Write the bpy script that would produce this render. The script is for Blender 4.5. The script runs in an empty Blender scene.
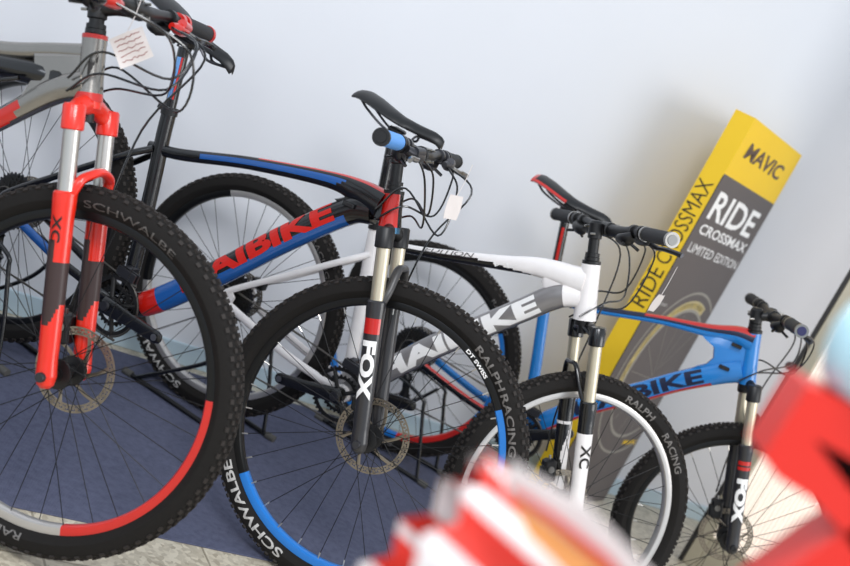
import bpy, bmesh, math, random
from math import sin, cos, pi, radians
from mathutils import Vector as V, Matrix
random.seed(4)
S = bpy.context.scene
COL = S.collection

# ------------------------------------------------------------------ camera
ROLL, PITCH, CAMZ, FPX = 0.4830624, 0.1700563, 1.20461, 1160.6388
fw = V((0, cos(PITCH), -sin(PITCH))); r0 = V((1, 0, 0)); u0 = r0.cross(fw)
cr = cos(ROLL)*r0 + sin(ROLL)*u0; cu = -sin(ROLL)*r0 + cos(ROLL)*u0
cam = bpy.data.cameras.new('camera'); camo = bpy.data.objects.new('camera', cam); COL.objects.link(camo)
M = Matrix((cr, cu, -fw)).transposed().to_4x4(); M.translation = V((0, 0, CAMZ)); camo.matrix_world = M
cam.sensor_width = 36; cam.lens = FPX/850*36
cam.clip_start = .05
cam.dof.use_dof = True; cam.dof.focus_distance = 2.6; cam.dof.aperture_fstop = 3.2
S.camera = camo

# ------------------------------------------------------------------ light
w = bpy.data.worlds.new('world'); S.world = w; w.use_nodes = True
bg = w.node_tree.nodes['Background']; bg.inputs[0].default_value = (.80, .89, 1, 1); bg.inputs[1].default_value = .78
def area(name, loc, target, size, power, color, sy=None):
    l = bpy.data.lights.new(name, 'AREA'); l.energy = power; l.size = size; l.color = color
    if sy: l.shape = 'RECTANGLE'; l.size_y = sy
    o = bpy.data.objects.new(name, l); COL.objects.link(o); o.location = loc
    o.rotation_euler = (V(target)-V(loc)).to_track_quat('-Z', 'Y').to_euler(); return o
area('ceiling_light', (.1, .1, 2.9), (.3, 3.0, .6), 1.2, 60, (.985, .985, 1))
area('window_light', (4.3, 1.2, 2.0), (.4, 3.4, .6), 2.8, 62, (1, .985, .97), 1.8)
area('shop_light', (-1.6, -.6, 2.4), (-.2, 2.6, .5), 1.0, 14, (.86, .92, 1))
S.view_settings.view_transform = 'Standard'; S.view_settings.look = 'None'
S.view_settings.gamma = 1; S.view_settings.exposure = 0.18; S.view_settings.use_curve_mapping = False

# ------------------------------------------------------------------ materials
def lin(c): return tuple(((x/12.92) if x <= .04045 else ((x+.055)/1.055)**2.4) for x in c)
def hexc(h): return lin(tuple(int(h[i:i+2], 16)/255 for i in (0, 2, 4)))
MATS = {}
def mat(name, col, rough=.5, metal=0, coat=0, noise=.06, scale=40, bump=0, emit=0, spec=.5):
    if name in MATS: return MATS[name]
    m = bpy.data.materials.new(name); m.use_nodes = True; nt = m.node_tree; b = nt.nodes['Principled BSDF']
    c = hexc(col) if isinstance(col, str) else col
    b.inputs['Roughness'].default_value = rough; b.inputs['Metallic'].default_value = metal
    b.inputs['Coat Weight'].default_value = coat; b.inputs['Coat Roughness'].default_value = .12
    b.inputs['Specular IOR Level'].default_value = spec
    tc = nt.nodes.new('ShaderNodeTexCoord'); n = nt.nodes.new('ShaderNodeTexNoise'); n.inputs['Scale'].default_value = scale
    n.inputs['Detail'].default_value = 4
    nt.links.new(tc.outputs['Object'], n.inputs['Vector'])
    r = nt.nodes.new('ShaderNodeMapRange'); r.inputs[3].default_value = 1-noise; r.inputs[4].default_value = 1+noise
    nt.links.new(n.outputs['Fac'], r.inputs[0])
    mx = nt.nodes.new('ShaderNodeVectorMath'); mx.operation = 'SCALE'; mx.inputs[0].default_value = c
    nt.links.new(r.outputs[0], mx.inputs['Scale']); nt.links.new(mx.outputs[0], b.inputs['Base Color'])
    if bump:
        bp = nt.nodes.new('ShaderNodeBump'); bp.inputs['Strength'].default_value = bump; bp.inputs['Distance'].default_value = .002
        nt.links.new(n.outputs['Fac'], bp.inputs['Height']); nt.links.new(bp.outputs[0], b.inputs['Normal'])
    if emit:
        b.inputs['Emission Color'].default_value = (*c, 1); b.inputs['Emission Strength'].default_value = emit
    MATS[name] = m; return m
RUB = mat('tyre_rubber', '171412', .8, spec=.3, noise=.18, scale=120, bump=.2)
KNOB = mat('tread_rubber', '2b2623', .7, noise=.15, spec=.35)  # lighter than the sidewall: light caught by the knobs put into the colour
BLACK = mat('black_gloss', '08080a', .22, coat=.5)
SATIN = mat('black_satin', '0d0d0f', .42)
GREYM = mat('dark_metal', '46464a', .35, .8)
STEEL = mat('steel', '9c9a96', .28, 1)
ROTOR = mat('rotor_steel', '9a9082', .32, .9, noise=.2)
SILV = mat('silver_paint', '96928c', .25, .9, coat=.4)
SPK = mat('spoke_black', '111113', .45, .4)
CHROME = mat('chrome', 'cfcbc4', .3, 1)
GOLD = mat('champagne_stanchion', 'd6ccb4', .38, .8)
RED = mat('red_paint', 'c01a10', .28, coat=.6)
REDF = mat('bright_red_paint', 'e3260f', .3, coat=.5)
BLUE = mat('blue_paint', '12529a', .25, coat=.7)
BLUEB = mat('bright_blue_paint', '1c7cc8', .25, coat=.7)
WHITE = mat('white_paint', 'efeae8', .28, coat=.5)
GREYP = mat('grey_paint', '8d8a8a', .3, .4, coat=.5)
DKRED = mat('dark_red_paint', '8e1414', .3, coat=.5)
BROWN = mat('dark_decal', '3a2a28', .4)
RIMB = mat('black_rim', '0c0c0d', .35, .3)
RIMS = mat('silver_rim', 'c8c4c0', .3, .7)
RIMR = mat('red_rim', 'd0221a', .3, coat=.4)
RIMBL = mat('blue_rim', '1577cc', .3, coat=.4)
GRIP = mat('grip_rubber', '232325', .65, bump=.4, scale=300)
BGRIP = mat('blue_grip', '5d9be0', .5, bump=.2, scale=300)
TXTG = mat('grey_print', '6b6764', .6)
TXTL = mat('light_print', 'b3b0ac', .5)
TXTW = mat('white_print', 'f2f0ee', .5)
TXTR = mat('red_print', 'c81a10', .4)
TXTN = mat('navy_print', '0b1838', .4)
TXTK = mat('black_print', '1c1713', .5)
PAPER = mat('paper', 'd8d0cc', .8)
INK = mat('red_ink', 'a0605c', .8)

# ------------------------------------------------------------------ mesh helpers
class MB:
    def __init__(s): s.v = []; s.f = []; s.m = []
    def add(s, vs, fs, mi=0):
        o = len(s.v); s.v += [V(x) for x in vs]; s.f += [tuple(o+i for i in f) for f in fs]
        s.m += mi if isinstance(mi, list) else [mi]*len(fs)
    def xf(s, fn):
        s.v = [fn(p) for p in s.v]; return s
    def build(s, name, mats, parent=None, smooth=True, angle=38):
        me = bpy.data.meshes.new(name); me.from_pydata([tuple(p) for p in s.v], [], s.f)
        for m in (mats if isinstance(mats, (list, tuple)) else [mats]): me.materials.append(m)
        me.polygons.foreach_set('material_index', s.m)
        bm = bmesh.new(); bm.from_mesh(me); bmesh.ops.recalc_face_normals(bm, faces=bm.faces); bm.to_mesh(me); bm.free()
        if smooth: me.shade_smooth(); me.set_sharp_from_angle(angle=radians(angle))
        o = bpy.data.objects.new(name, me); COL.objects.link(o)
        if parent: o.parent = parent
        return o
def cat(pts, n=8):
    P = [V(p) for p in pts]; P = [2*P[0]-P[1]]+P+[2*P[-1]-P[-2]]; out = []
    for i in range(1, len(P)-2):
        a, b, c, d = P[i-1:i+3]
        for k in range(n):
            t = k/n; out.append(.5*((2*b)+(c-a)*t+(2*a-5*b+4*c-d)*t*t+(3*b-a-3*c+d)*t**3))
    out.append(P[-2]); return out
def catn(vals, n=8):
    return [x[0] for x in cat([(v, 0, 0) for v in vals], n)]
def loft(mb, path, rs, rh=None, side=None, n=16, mf=None, caps=True, ex=1.0):
    """ring sweep; rs = half size along side vector, rh = across it"""
    path = [V(p) for p in path]; N = len(path)
    if not hasattr(rs, '__len__'): rs = [rs]*N
    if rh is None: rh = rs
    if not hasattr(rh, '__len__'): rh = [rh]*N
    vs = []; sv = V(side) if side else None; L = [0]
    for i in range(1, N): L.append(L[-1]+(path[i]-path[i-1]).length)
    pu = None
    for i, p in enumerate(path):
        t = (path[min(i+1, N-1)]-path[max(i-1, 0)]).normalized()
        if sv is not None:
            s_ = (sv-t*sv.dot(t)).normalized(); u_ = s_.cross(t)
        else:
            if pu is None:
                pu = V((0, 0, 1)) if abs(t.z) < .9 else V((1, 0, 0))
            s_ = t.cross(pu).normalized(); u_ = s_.cross(t); pu = u_
        for k in range(n):
            a = 2*pi*k/n; c_, d_ = cos(a), sin(a)
            if ex != 1: c_ = math.copysign(abs(c_)**ex, c_); d_ = math.copysign(abs(d_)**ex, d_)
            vs.append(p+s_*rs[i]*c_+u_*rh[i]*d_)
    fs = []; ms = []
    for i in range(N-1):
        for k in range(n):
            fs.append((i*n+k, i*n+(k+1) % n, (i+1)*n+(k+1) % n, (i+1)*n+k))
            ms.append(mf(path[i]*.5+path[i+1]*.5, 2*pi*(k+.5)/n) if mf else 0)
    if caps:
        fs.append(tuple(range(n))); ms.append(ms[0]); fs.append(tuple((N-1)*n+k for k in range(n))); ms.append(ms[-2])
    mb.add(vs, fs, ms)
def tube(mb, pts, r, n=8, mi=0, sm=0):
    if sm: pts = cat(pts, sm)
    loft(mb, pts, r, n=n, mf=lambda p, a: mi)
def box(mb, c, h, ax=None, mi=0, bev=0):
    ax = ax or (V((1, 0, 0)), V((0, 1, 0)), V((0, 0, 1))); c = V(c)
    if bev <= 0:
        vs = [c+ax[0]*h[0]*x+ax[1]*h[1]*y+ax[2]*h[2]*z for x in (-1, 1) for y in (-1, 1) for z in (-1, 1)]
        mb.add(vs, [(0, 1, 3, 2), (4, 6, 7, 5), (0, 4, 5, 1), (2, 3, 7, 6), (0, 2, 6, 4), (1, 5, 7, 3)], mi); return
    b = bev; o = []
    for (zz, k) in ((-1, 1), (-1, 0), (1, 0), (1, 1)):
        hx, hy = h[0]-(b if k else 0), h[1]-(b if k else 0); z = zz*(h[2]-(0 if k else b))
        for x, y in ((hx, hy-b), (hx-b, hy), (-hx+b, hy), (-hx, hy-b), (-hx, -hy+b), (-hx+b, -hy), (hx-b, -hy), (hx, -hy+b)):
            o.append(c+ax[0]*x+ax[1]*y+ax[2]*z)
    fs = [tuple(range(8)), tuple(range(24, 32))]
    for i in range(3):
        for k in range(8): fs.append((i*8+k, i*8+(k+1) % 8, (i+1)*8+(k+1) % 8, (i+1)*8+k))
    mb.add(o, fs, mi)
def lathe(mb, prof, n=64, mf=None, closed=False, c=(0, 0, 0)):
    """profile of (radius, y) turned about the y axis; angle measured from +x to +z"""
    vs = []; N = len(prof); c = V(c)
    for k in range(n):
        a = 2*pi*k/n
        for r, y in prof: vs.append(c+V((r*cos(a), y, r*sin(a))))
    fs = []; ms = []
    for k in range(n):
        k2 = (k+1) % n
        for i in range(N if closed else N-1):
            j = (i+1) % N; fs.append((k*N+i, k*N+j, k2*N+j, k2*N+i)); ms.append(mf(2*pi*(k+.5)/n, i) if mf else 0)
    mb.add(vs, fs, ms)
def prism(mb, pts, d, mi=0):
    """closed outline pts extruded by vector d"""
    P = [V(p) for p in pts]; n = len(P); d = V(d)
    mb.add(P+[p+d for p in P], [tuple(range(n)), tuple(range(n, 2*n))]+[(i, (i+1) % n, n+(i+1) % n, n+i) for i in range(n)], mi)
_tc = {}
def text(body, bold=0.0, shear=0, cutx=0, cuty=0):
    """letters as a flat mesh one unit tall, starting at x=0: (verts, faces, width)"""
    key = (body, bold, shear, cutx, cuty)
    if key in _tc: return _tc[key]
    cu_ = bpy.data.curves.new('lettering', 'FONT'); cu_.body = body; cu_.offset = bold; cu_.shear = shear; cu_.resolution_u = 3
    o = bpy.data.objects.new('lettering', cu_); me = bpy.data.meshes.new_from_object(o)
    bm = bmesh.new(); bm.from_mesh(me)
    bmesh.ops.remove_doubles(bm, verts=bm.verts, dist=1e-5)
    xs = [v.co.x for v in bm.verts]; ys = [v.co.y for v in bm.verts]; x0, x1, y0, y1 = min(xs), max(xs), min(ys), max(ys); h = y1-y0
    for v in bm.verts: v.co = V(((v.co.x-x0)/h, (v.co.y-y0)/h, 0))
    W = (x1-x0)/h
    def cut(axis, pos):
        bmesh.ops.bisect_plane(bm, geom=bm.verts[:]+bm.edges[:]+bm.faces[:], plane_co=V((pos, 0, 0)) if axis == 0 else V((0, pos, 0)), plane_no=V((1, 0, 0)) if axis == 0 else V((0, 1, 0)))
    for i in range(1, cutx): cut(0, W*i/cutx)
    for i in range(1, cuty): cut(1, i/cuty)
    bm.verts.index_update()
    r = ([v.co.copy() for v in bm.verts], [tuple(v.index for v in f.verts) for f in bm.faces], W)
    bm.free(); bpy.data.objects.remove(o); bpy.data.curves.remove(cu_); bpy.data.meshes.remove(me)
    _tc[key] = r; return r
def text_on(mb, body, fn, length, height, bold=0, shear=0, cutx=0, cuty=0, mi=0):
    vs, fs, W = text(body, bold, shear, cutx, cuty)
    mb.add([fn(v.x/W*length, v.y*height) for v in vs], fs, mi)
def kind(o, k): o['kind'] = k; return o
def tag(o, label, category, group=None):
    o['label'] = label; o['category'] = category
    if group: o['group'] = group
    return o

# ------------------------------------------------------------------ room
WY = 0.5740008
tw = V((cos(WY), sin(WY), 0)); nw = V((-sin(WY), cos(WY), 0)); UP = V((0, 0, 1))
WD = 3.2812; CN, CF = 2.169, 3.221
def wp(t, d, z=0): return tw*t+nw*(WD-d)+UP*z      # t along the back wall, d out from it
def nodes(m): return m.node_tree, m.node_tree.nodes, m.node_tree.links
mw = mat('wall_plaster', 'd9dbe0', .75, noise=.02, scale=3, bump=.05)
mb = MB(); box(mb, wp(2.2, -.06, 1.4), (4.2, .06, 1.4), (tw, nw, UP)); kind(mb.build('wall_back', mw, smooth=False), 'structure')
mb = MB(); box(mb, wp(6.0, 1.9, 1.4), (.06, 2.0, 1.4), (tw, nw, UP)); kind(mb.build('wall_right', mw, smooth=False), 'structure')
# terrazzo floor with fine joints
mf_ = bpy.data.materials.new('terrazzo'); mf_.use_nodes = True; nt, nn, ll = nodes(mf_); b = nn['Principled BSDF']
tc = nn.new('ShaderNodeTexCoord'); vo = nn.new('ShaderNodeTexVoronoi'); vo.inputs['Scale'].default_value = 90
no = nn.new('ShaderNodeTexNoise'); no.inputs['Scale'].default_value = 14; no.inputs['Detail'].default_value = 6
rp = nn.new('ShaderNodeValToRGB'); rp.color_ramp.elements[0].color = (*hexc('a29885'), 1); rp.color_ramp.elements[1].color = (*hexc('cfc6b2'), 1)
rp.color_ramp.elements[0].position = .15; rp.color_ramp.elements[1].position = .75
mx = nn.new('ShaderNodeMix'); mx.data_type = 'FLOAT'; mx.inputs[0].default_value = .35
ll.new(tc.outputs['Object'], vo.inputs['Vector']); ll.new(tc.outputs['Object'], no.inputs['Vector'])
sep = nn.new('ShaderNodeSeparateColor'); ll.new(vo.outputs['Color'], sep.inputs[0])
ll.new(sep.outputs[0], mx.inputs[2]); ll.new(no.outputs['Fac'], mx.inputs[3]); ll.new(mx.outputs[0], rp.inputs[0])
br = nn.new('ShaderNodeTexBrick'); br.inputs['Scale'].default_value = 1; br.inputs['Brick Width'].default_value = .4; br.inputs['Row Height'].default_value = .4
br.inputs['Mortar Size'].default_value = .003; br.offset = 0; br.inputs['Color1'].default_value = (1, 1, 1, 1); br.inputs['Color2'].default_value = (1, 1, 1, 1); br.inputs['Mortar'].default_value = (.5, .48, .45, 1)
mp = nn.new('ShaderNodeMapping'); mp.inputs['Rotation'].default_value = (0, 0, -WY); ll.new(tc.outputs['Object'], mp.inputs[0]); ll.new(mp.outputs[0], br.inputs[0])
ml = nn.new('ShaderNodeMix'); ml.data_type = 'RGBA'; ml.blend_type = 'MULTIPLY'; ml.inputs[0].default_value = 1
ll.new(rp.outputs[0], ml.inputs[6]); ll.new(br.outputs[0], ml.inputs[7]); ll.new(ml.outputs[2], b.inputs['Base Color']); b.inputs['Roughness'].default_value = .35
mb = MB(); box(mb, wp(2.2, 2.0, -.05), (4.2, 2.2, .05), (tw, nw, UP)); kind(mb.build('floor', mf_, smooth=False), 'structure')
mb = MB(); box(mb, wp(2.2, .006, .035), (3.7, .006, .035), (tw, nw, UP), bev=.002)
kind(mb.build('baseboard_back', mat('baseboard_tile', 'b9ccd6', .4, noise=.04), smooth=False), 'structure')
# woven carpet runner
mc = bpy.data.materials.new('woven_carpet'); mc.use_nodes = True; nt, nn, ll = nodes(mc); b = nn['Principled BSDF']
tc = nn.new('ShaderNodeTexCoord'); mp = nn.new('ShaderNodeMapping'); mp.inputs['Rotation'].default_value = (0, 0, -WY); ll.new(tc.outputs['Object'], mp.inputs[0])
wv = []
for ax_, sc_ in (('X', 95), ('Y', 120)):
    x = nn.new('ShaderNodeTexWave'); x.bands_direction = ax_; x.inputs['Scale'].default_value = sc_; x.inputs['Distortion'].default_value = 1.5; ll.new(mp.outputs[0], x.inputs[0]); wv.append(x)
mu = nn.new('ShaderNodeMath'); mu.operation = 'MULTIPLY'; ll.new(wv[0].outputs['Fac'], mu.inputs[0]); ll.new(wv[1].outputs['Fac'], mu.inputs[1])
no = nn.new('ShaderNodeTexNoise'); no.inputs['Scale'].default_value = 60; ll.new(mp.outputs[0], no.inputs[0])
ad = nn.new('ShaderNodeMath'); ad.operation = 'ADD'; ll.new(mu.outputs[0], ad.inputs[0]); ll.new(no.outputs['Fac'], ad.inputs[1])
rp = nn.new('ShaderNodeValToRGB'); rp.color_ramp.elements[0].color = (*hexc('3f4358'), 1); rp.color_ramp.elements[1].color = (*hexc('5d6179'), 1)
rp.color_ramp.elements[0].position = .3; rp.color_ramp.elements[1].position = 1
ll.new(ad.outputs[0], rp.inputs[0]); ll.new(rp.outputs[0], b.inputs['Base Color']); b.inputs['Roughness'].default_value = .95
bp_ = nn.new('ShaderNodeBump'); bp_.inputs['Strength'].default_value = .4; bp_.inputs['Distance'].default_value = .003; ll.new(ad.outputs[0], bp_.inputs['Height']); ll.new(bp_.outputs[0], b.inputs['Normal'])
T0, T1 = -1.2, 2.85
mb = MB(); box(mb, tw*((T0+T1)/2)+nw*((CN+CF)/2)+UP*.002, ((T1-T0)/2, (CF-CN)/2, .002), (tw, nw, UP), bev=.0008)
tag(mb.build('carpet', mc, smooth=False), 'dark blue grey woven carpet runner lying under the bicycles', 'carpet')

# ------------------------------------------------------------------ ribbed shutter door at the right
DX = V((1.332, 4.232, 0)); dd = (-nw*.80+tw*.60).normalized(); dn = V((dd.y, -dd.x, 0))   # dd runs towards the room
ribm = mat('white_ribbed_panel', 'efe6dc', .5, noise=.01, emit=.3)  # slight emission stands in for daylight coming through the panel
alum = mat('beige_aluminium', 'b5ad98', .35, .5); gask = mat('black_gasket', '191512', .5)
dr = bpy.data.objects.new('door_1', None); COL.objects.link(dr); dr.location = DX; kind(dr, 'structure')
def dp(a, o_, z): return dd*a+dn*o_+UP*z
mb = MB(); box(mb, dp(.004, 0, 1.1), (.008, .028, 1.1), (dd, dn, UP)); kind(mb.build('gasket', gask, dr, False), 'structure')
mb = MB(); box(mb, dp(.036, 0, 1.1), (.024, .024, 1.1), (dd, dn, UP), bev=.003); box(mb, dp(1.2, 0, 1.1), (.024, .024, 1.1), (dd, dn, UP), bev=.003)
box(mb, dp(.62, 0, .07), (.56, .02, .07), (dd, dn, UP), bev=.003); box(mb, dp(.62, 0, 2.17), (.56, .02, .03), (dd, dn, UP), bev=.003)
kind(mb.build('door_frame', alum, dr, False), 'structure')
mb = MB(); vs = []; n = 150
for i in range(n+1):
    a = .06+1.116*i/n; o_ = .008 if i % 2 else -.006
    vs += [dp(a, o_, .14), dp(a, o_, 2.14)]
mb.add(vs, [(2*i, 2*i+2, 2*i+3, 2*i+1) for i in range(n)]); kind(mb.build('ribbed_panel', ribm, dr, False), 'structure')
for z in (.835, .77, .70):
    mb = MB(); lathe(mb, [(0, -.03), (.012, -.03), (.016, -.02), (.016, -.004), (.008, 0), (.008, .03)], 20)
    k = mb.build('door_knob', GREYM, dr); k.location = dp(-.012 if z > .8 else .034, .02, z); k.rotation_euler = (0, 0, math.atan2(dn.y, dn.x)+pi/2); kind(k, 'structure')

# ------------------------------------------------------------------ tall cardboard box
Q0 = V((.714, 3.9427, 0)); BY = 1.0239; fd = V((cos(BY), sin(BY), 0)); fn = V((-sin(BY), cos(BY), 0)); BW, BD, BH = .600, .076, 1.531
yel = mat('yellow_card', 'efc41c', .55, noise=.03, scale=6); yels = yel; gry = mat('warm_grey_card', '5d5654', .6, noise=.05, scale=5)
bx = bpy.data.objects.new('cardboard_box', None); COL.objects.link(bx); bx.location = Q0+fd*BW/2+fn*BD/2
def bl(u, d, z): return fd*(u-BW/2)+fn*(d-BD/2)+UP*z
mb = MB()
vs = []; zs = (0, .03, 1.325, BH)
for z in zs:
    for u, d in ((0, 0), (BW, 0), (BW, BD), (0, BD)): vs.append(bl(u, d, z))
fs = []; ms = []
for i in range(3):
    for k in range(4):
        fs.append((i*4+k, i*4+(k+1) % 4, i*4+4+(k+1) % 4, i*4+4+k)); ms.append(1 if (k in (0, 1) and i < 2) else 0)
fs += [(0, 1, 2, 3), (12, 13, 14, 15)]; ms += [1, 0]
mb.add(vs, fs, ms); carton = mb.build('carton', [yel, gry], bx, False)
mb = MB()
box(mb, bl(.0, .0, .66), (.0012, .0012, .66), (fd, fn, UP)); box(mb, bl(BW/2, BD/2, BH+.001), (.12, .012, .001), (fd, fn, UP))
mb.build('edge_tape', TXTK, bx, False)
def ff(u0_, z0): return lambda x, y: bl(u0_+x, -.0012, z0+y)
for body, u, z, L_, h_, m_, bo, sh in (('MAVIC', .072, 1.402, .43, .058, mat('brown_print', '5b4636', .5), .025, .12), ('RIDE', .05, 1.168, .48, .102, TXTW, .02, 0),
                            ('CROSSMAX', .05, 1.11, .52, .038, TXTW, .02, 0), ('LIMITED', .045, 1.04, .25, .034, TXTW, 0, 0), ('EDITION', .325, 1.04, .25, .034, TXTW, 0, 0)):
    mb = MB(); text_on(mb, body, ff(u, z), L_, h_, bo, sh); mb.build('printed_lettering', m_, bx, False)
for body, z, L_ in (('RIDE', .80, .145), ('CROSSMAX', .965, .315)):
    mb = MB(); text_on(mb, body, lambda x, y, z=z: bl(-.0012, .014+y, z+x), L_, .056, -.004)
    mb.build('printed_lettering', TXTK, bx, False)
def arcstrip(mb, cx, cz, r1, r2, a0, a1, mi=0, n=60):
    vs = []; q = []
    for i in range(n+1):
        a = a0+(a1-a0)*i/n
        if cx+r2*cos(a) > BW-.004 or cx+r1*cos(a) > BW-.004: q.append(None); continue
        vs += [bl(cx+r1*cos(a), -.0012, cz+r1*sin(a)), bl(cx+r2*cos(a), -.0012, cz+r2*sin(a))]; q.append(len(vs)-2)
    mb.add(vs, [(q[i], q[i]+1, q[i+1]+1, q[i+1]) for i in range(n) if q[i] is not None and q[i+1] is not None], mi)
mb = MB(); cx, cz = .40, .57
arcstrip(mb, cx, cz, .338, .348, 0, 2*pi, 0, 90); arcstrip(mb, cx, cz, .265, .277, 0, 2*pi, 0, 90)
arcstrip(mb, cx, cz, .277, .312, 1.2, 3.4, 1); arcstrip(mb, cx, cz, .283, .304, 1.25, 3.3, 2)
for i in range(14):
    a = 2*pi*i/14; p0 = (cx+.03*cos(a+.8), cz+.03*sin(a+.8)); p1 = (cx+.25*cos(a), cz+.25*sin(a))
    if p1[0] > BW-.004: continue
    tx, tz = -sin(a)*.0012, cos(a)*.0012
    mb.add([bl(p0[0]+tx, -.0012, p0[1]+tz), bl(p0[0]-tx, -.0012, p0[1]-tz), bl(p1[0]-tx, -.0012, p1[1]-tz), bl(p1[0]+tx, -.0012, p1[1]+tz)], [(0, 1, 2, 3)], 0)
mb.build('printed_wheel_picture', [mat('pale_print', '918c83', .5), mat('cream_print', 'b6a77c', .5), mat('straw_print', 'd9c37a', .5)], bx, False)
mb = MB(); text_on(mb, 'MAVIC', ff(.45, .262), .14, .02, .03, .2); mb.build('printed_lettering', yel, bx, False)
mb = MB(); text_on(mb, 'CROSSMAX', ff(.055, .83), .085, .012, .02); mb.build('printed_lettering', TXTL, bx, False)
tag(bx, 'tall yellow and grey cardboard box with large white lettering standing against the wall', 'box')

# ------------------------------------------------------------------ wheels
def tyre_prof(R): return [(R-.051, -.012), (R-.045, -.021), (R-.034, -.0275), (R-.022, -.027), (R-.012, -.0235), (R-.0065, -.015), (R-.0045, 0),
                          (R-.0065, .015), (R-.012, .0235), (R-.022, .027), (R-.034, .0275), (R-.045, .021), (R-.051, .012)]
_mesh = {}
def shared(key, maker):
    if key not in _mesh: _mesh[key] = maker()
    return _mesh[key]
def link(name, me, parent):
    o = bpy.data.objects.new(name, me); COL.objects.link(o); o.parent = parent; return o
def mk(mb, mats, smooth=True, angle=38):
    o = mb.build('x', mats, None, smooth, angle); me = o.data; bpy.data.objects.remove(o); return me
def tyre_mesh(R):
    mb = MB(); lathe(mb, tyre_prof(R), 120, lambda a, i: 0, closed=True)
    N = 84
    for i in range(N):
        a = 2*pi*i/N
        for (y, r, tilt, da, hl, hw, hh) in ((-.0055, R-.003, 0, 0, .0046, .0034, .0028), (.0055, R-.003, 0, .5, .0046, .0034, .0028), (-.0145, R-.0055, .45, .5, .004, .003, .0028), (.0145, R-.0055, -.45, 0, .004, .003, .0028),
                                (-.0225, R-.0105, .9, 0, .0047, .0034, .0034), (.0225, R-.0105, -.9, .5, .0047, .0034, .0034)):
            aa = a+da*2*pi/N; rad = V((cos(aa), 0, sin(aa))); tg = V((-sin(aa), 0, cos(aa)))
            up = rad*cos(tilt)-V((0, 1, 0))*sin(tilt); sd = V((0, 1, 0))*cos(tilt)+rad*sin(tilt)
            box(mb, rad*r+V((0, y, 0)), (hl, hw, hh), (tg, sd, up), 1)
    return mk(mb, [RUB, KNOB], True, 30)
def sidewall(R, a0, cw=True):
    def f(x, y):
        rr = R-.043+y; a = a0-x/(R-.035)
        pr = tyre_prof(R); yy = -.028
        for i in range(5):
            (ra, ya), (rb, yb) = pr[i], pr[i+1]
            if ra <= rr <= rb: yy = ya+(yb-ya)*(rr-ra)/(rb-ra)
        return V((rr*cos(a), yy-.0012, rr*sin(a)))
    return f
def spoke_mesh(R, side, tr):
    mb = MB(); fa = .95*tr
    tube(mb, [V((.026*cos(fa), .026*side, .026*sin(fa))), V((R-.06, .004*side, 0))], .00095, 5); return mk(mb, [SPK])
def spoke_mesh_s(R, side, tr):
    mb = MB(); fa = .95*tr
    tube(mb, [V((.026*cos(fa), .026*side, .026*sin(fa))), V((R-.075, .006*side, 0))], .00095, 5)
    tube(mb, [V((R-.083, .0065*side, 0)), V((R-.064, .005*side, 0))], .0018, 6, 1); return mk(mb, [SPK, CHROME])
def rotor_mesh(rad):
    mb = MB(); y = .04; th = .0011; N = 24
    def ring(r1, r2): lathe(mb, [(r1, y-th), (r2, y-th), (r2, y+th), (r1, y+th)], 72, closed=True)
    ring(rad-.004, rad); ring(rad-.016, rad-.0125); ring(.019, .026)
    for i in range(36):
        for (rr, sk) in ((rad-.0065, .10), (rad-.0105, -.10)):
            a = 2*pi*(i+(0 if sk > 0 else .5))/36; c = V((rr*cos(a), y, rr*sin(a))); ra = V((cos(a+sk*4), 0, sin(a+sk*4))); tg = V((-ra.z, 0, ra.x))
            box(mb, c, (.0042, th, .0026), (ra, V((0, 1, 0)), tg))
    for i in range(6):
        a = 2*pi*i/6; p0 = V((.024*cos(a), y, .024*sin(a))); p1 = V(((rad-.014)*cos(a+.55), y, (rad-.014)*sin(a+.55))); pm = (p0+p1)/2+V((cos(a-.4), 0, sin(a-.4)))*.004
        loft(mb, cat([p0, pm, p1], 4), [.004]*9, [.0011]*9, side=(sin(a+.3), 0, -cos(a+.3)), n=4)
    lathe(mb, [(.012, y-.006), (.021, y-.006), (.021, y+.004), (.012, y+.004)], 24, lambda a, i: 1, closed=True)
    return mk(mb, [ROTOR, BLACK], True)
def gear(mb, r, y, th, teeth, mi=0, rin=None):
    vs = []; n = teeth*4
    rin = rin or r-.012
    for yy in (y-th, y+th):
        for k in range(n):
            a = 2*pi*k/n; rr = r+(.0028 if k % 4 in (0, 1) else -.0022); vs.append(V((rr*cos(a), yy, rr*sin(a))))
        for k in range(n):
            a = 2*pi*k/n; vs.append(V((rin*cos(a), yy, rin*sin(a))))
    fs = []
    for k in range(n):
        j = (k+1) % n
        fs += [(k, j, n+j, n+k), (2*n+k, 3*n+k, 3*n+j, 2*n+j), (k, 2*n+k, 2*n+j, j), (n+k, n+j, 3*n+j, 3*n+k)]
    mb.add(vs, fs, mi)
def cassette_mesh():
    mb = MB()
    for i, t in enumerate((36, 32, 28, 24, 21, 19, 17, 15, 13, 11)):
        gear(mb, t*.00205, -.020-.0036*i, .0009, t, 0 if i else 1, rin=max(t*.00205*.62, .014) if i < 4 else .013)
    for k in range(5):
        a = 2*pi*k/5; box(mb, V((.035*cos(a), -.028, .035*sin(a))), (.02, .004, .003), (V((cos(a), 0, sin(a))), V((0, 1, 0)), V((-sin(a), 0, cos(a)))))
    lathe(mb, [(.013, -.017), (.013, -.058)], 20)
    return mk(mb, [mat('sprocket_steel', '3c3b3a', .35, .8), GREYM])
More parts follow.
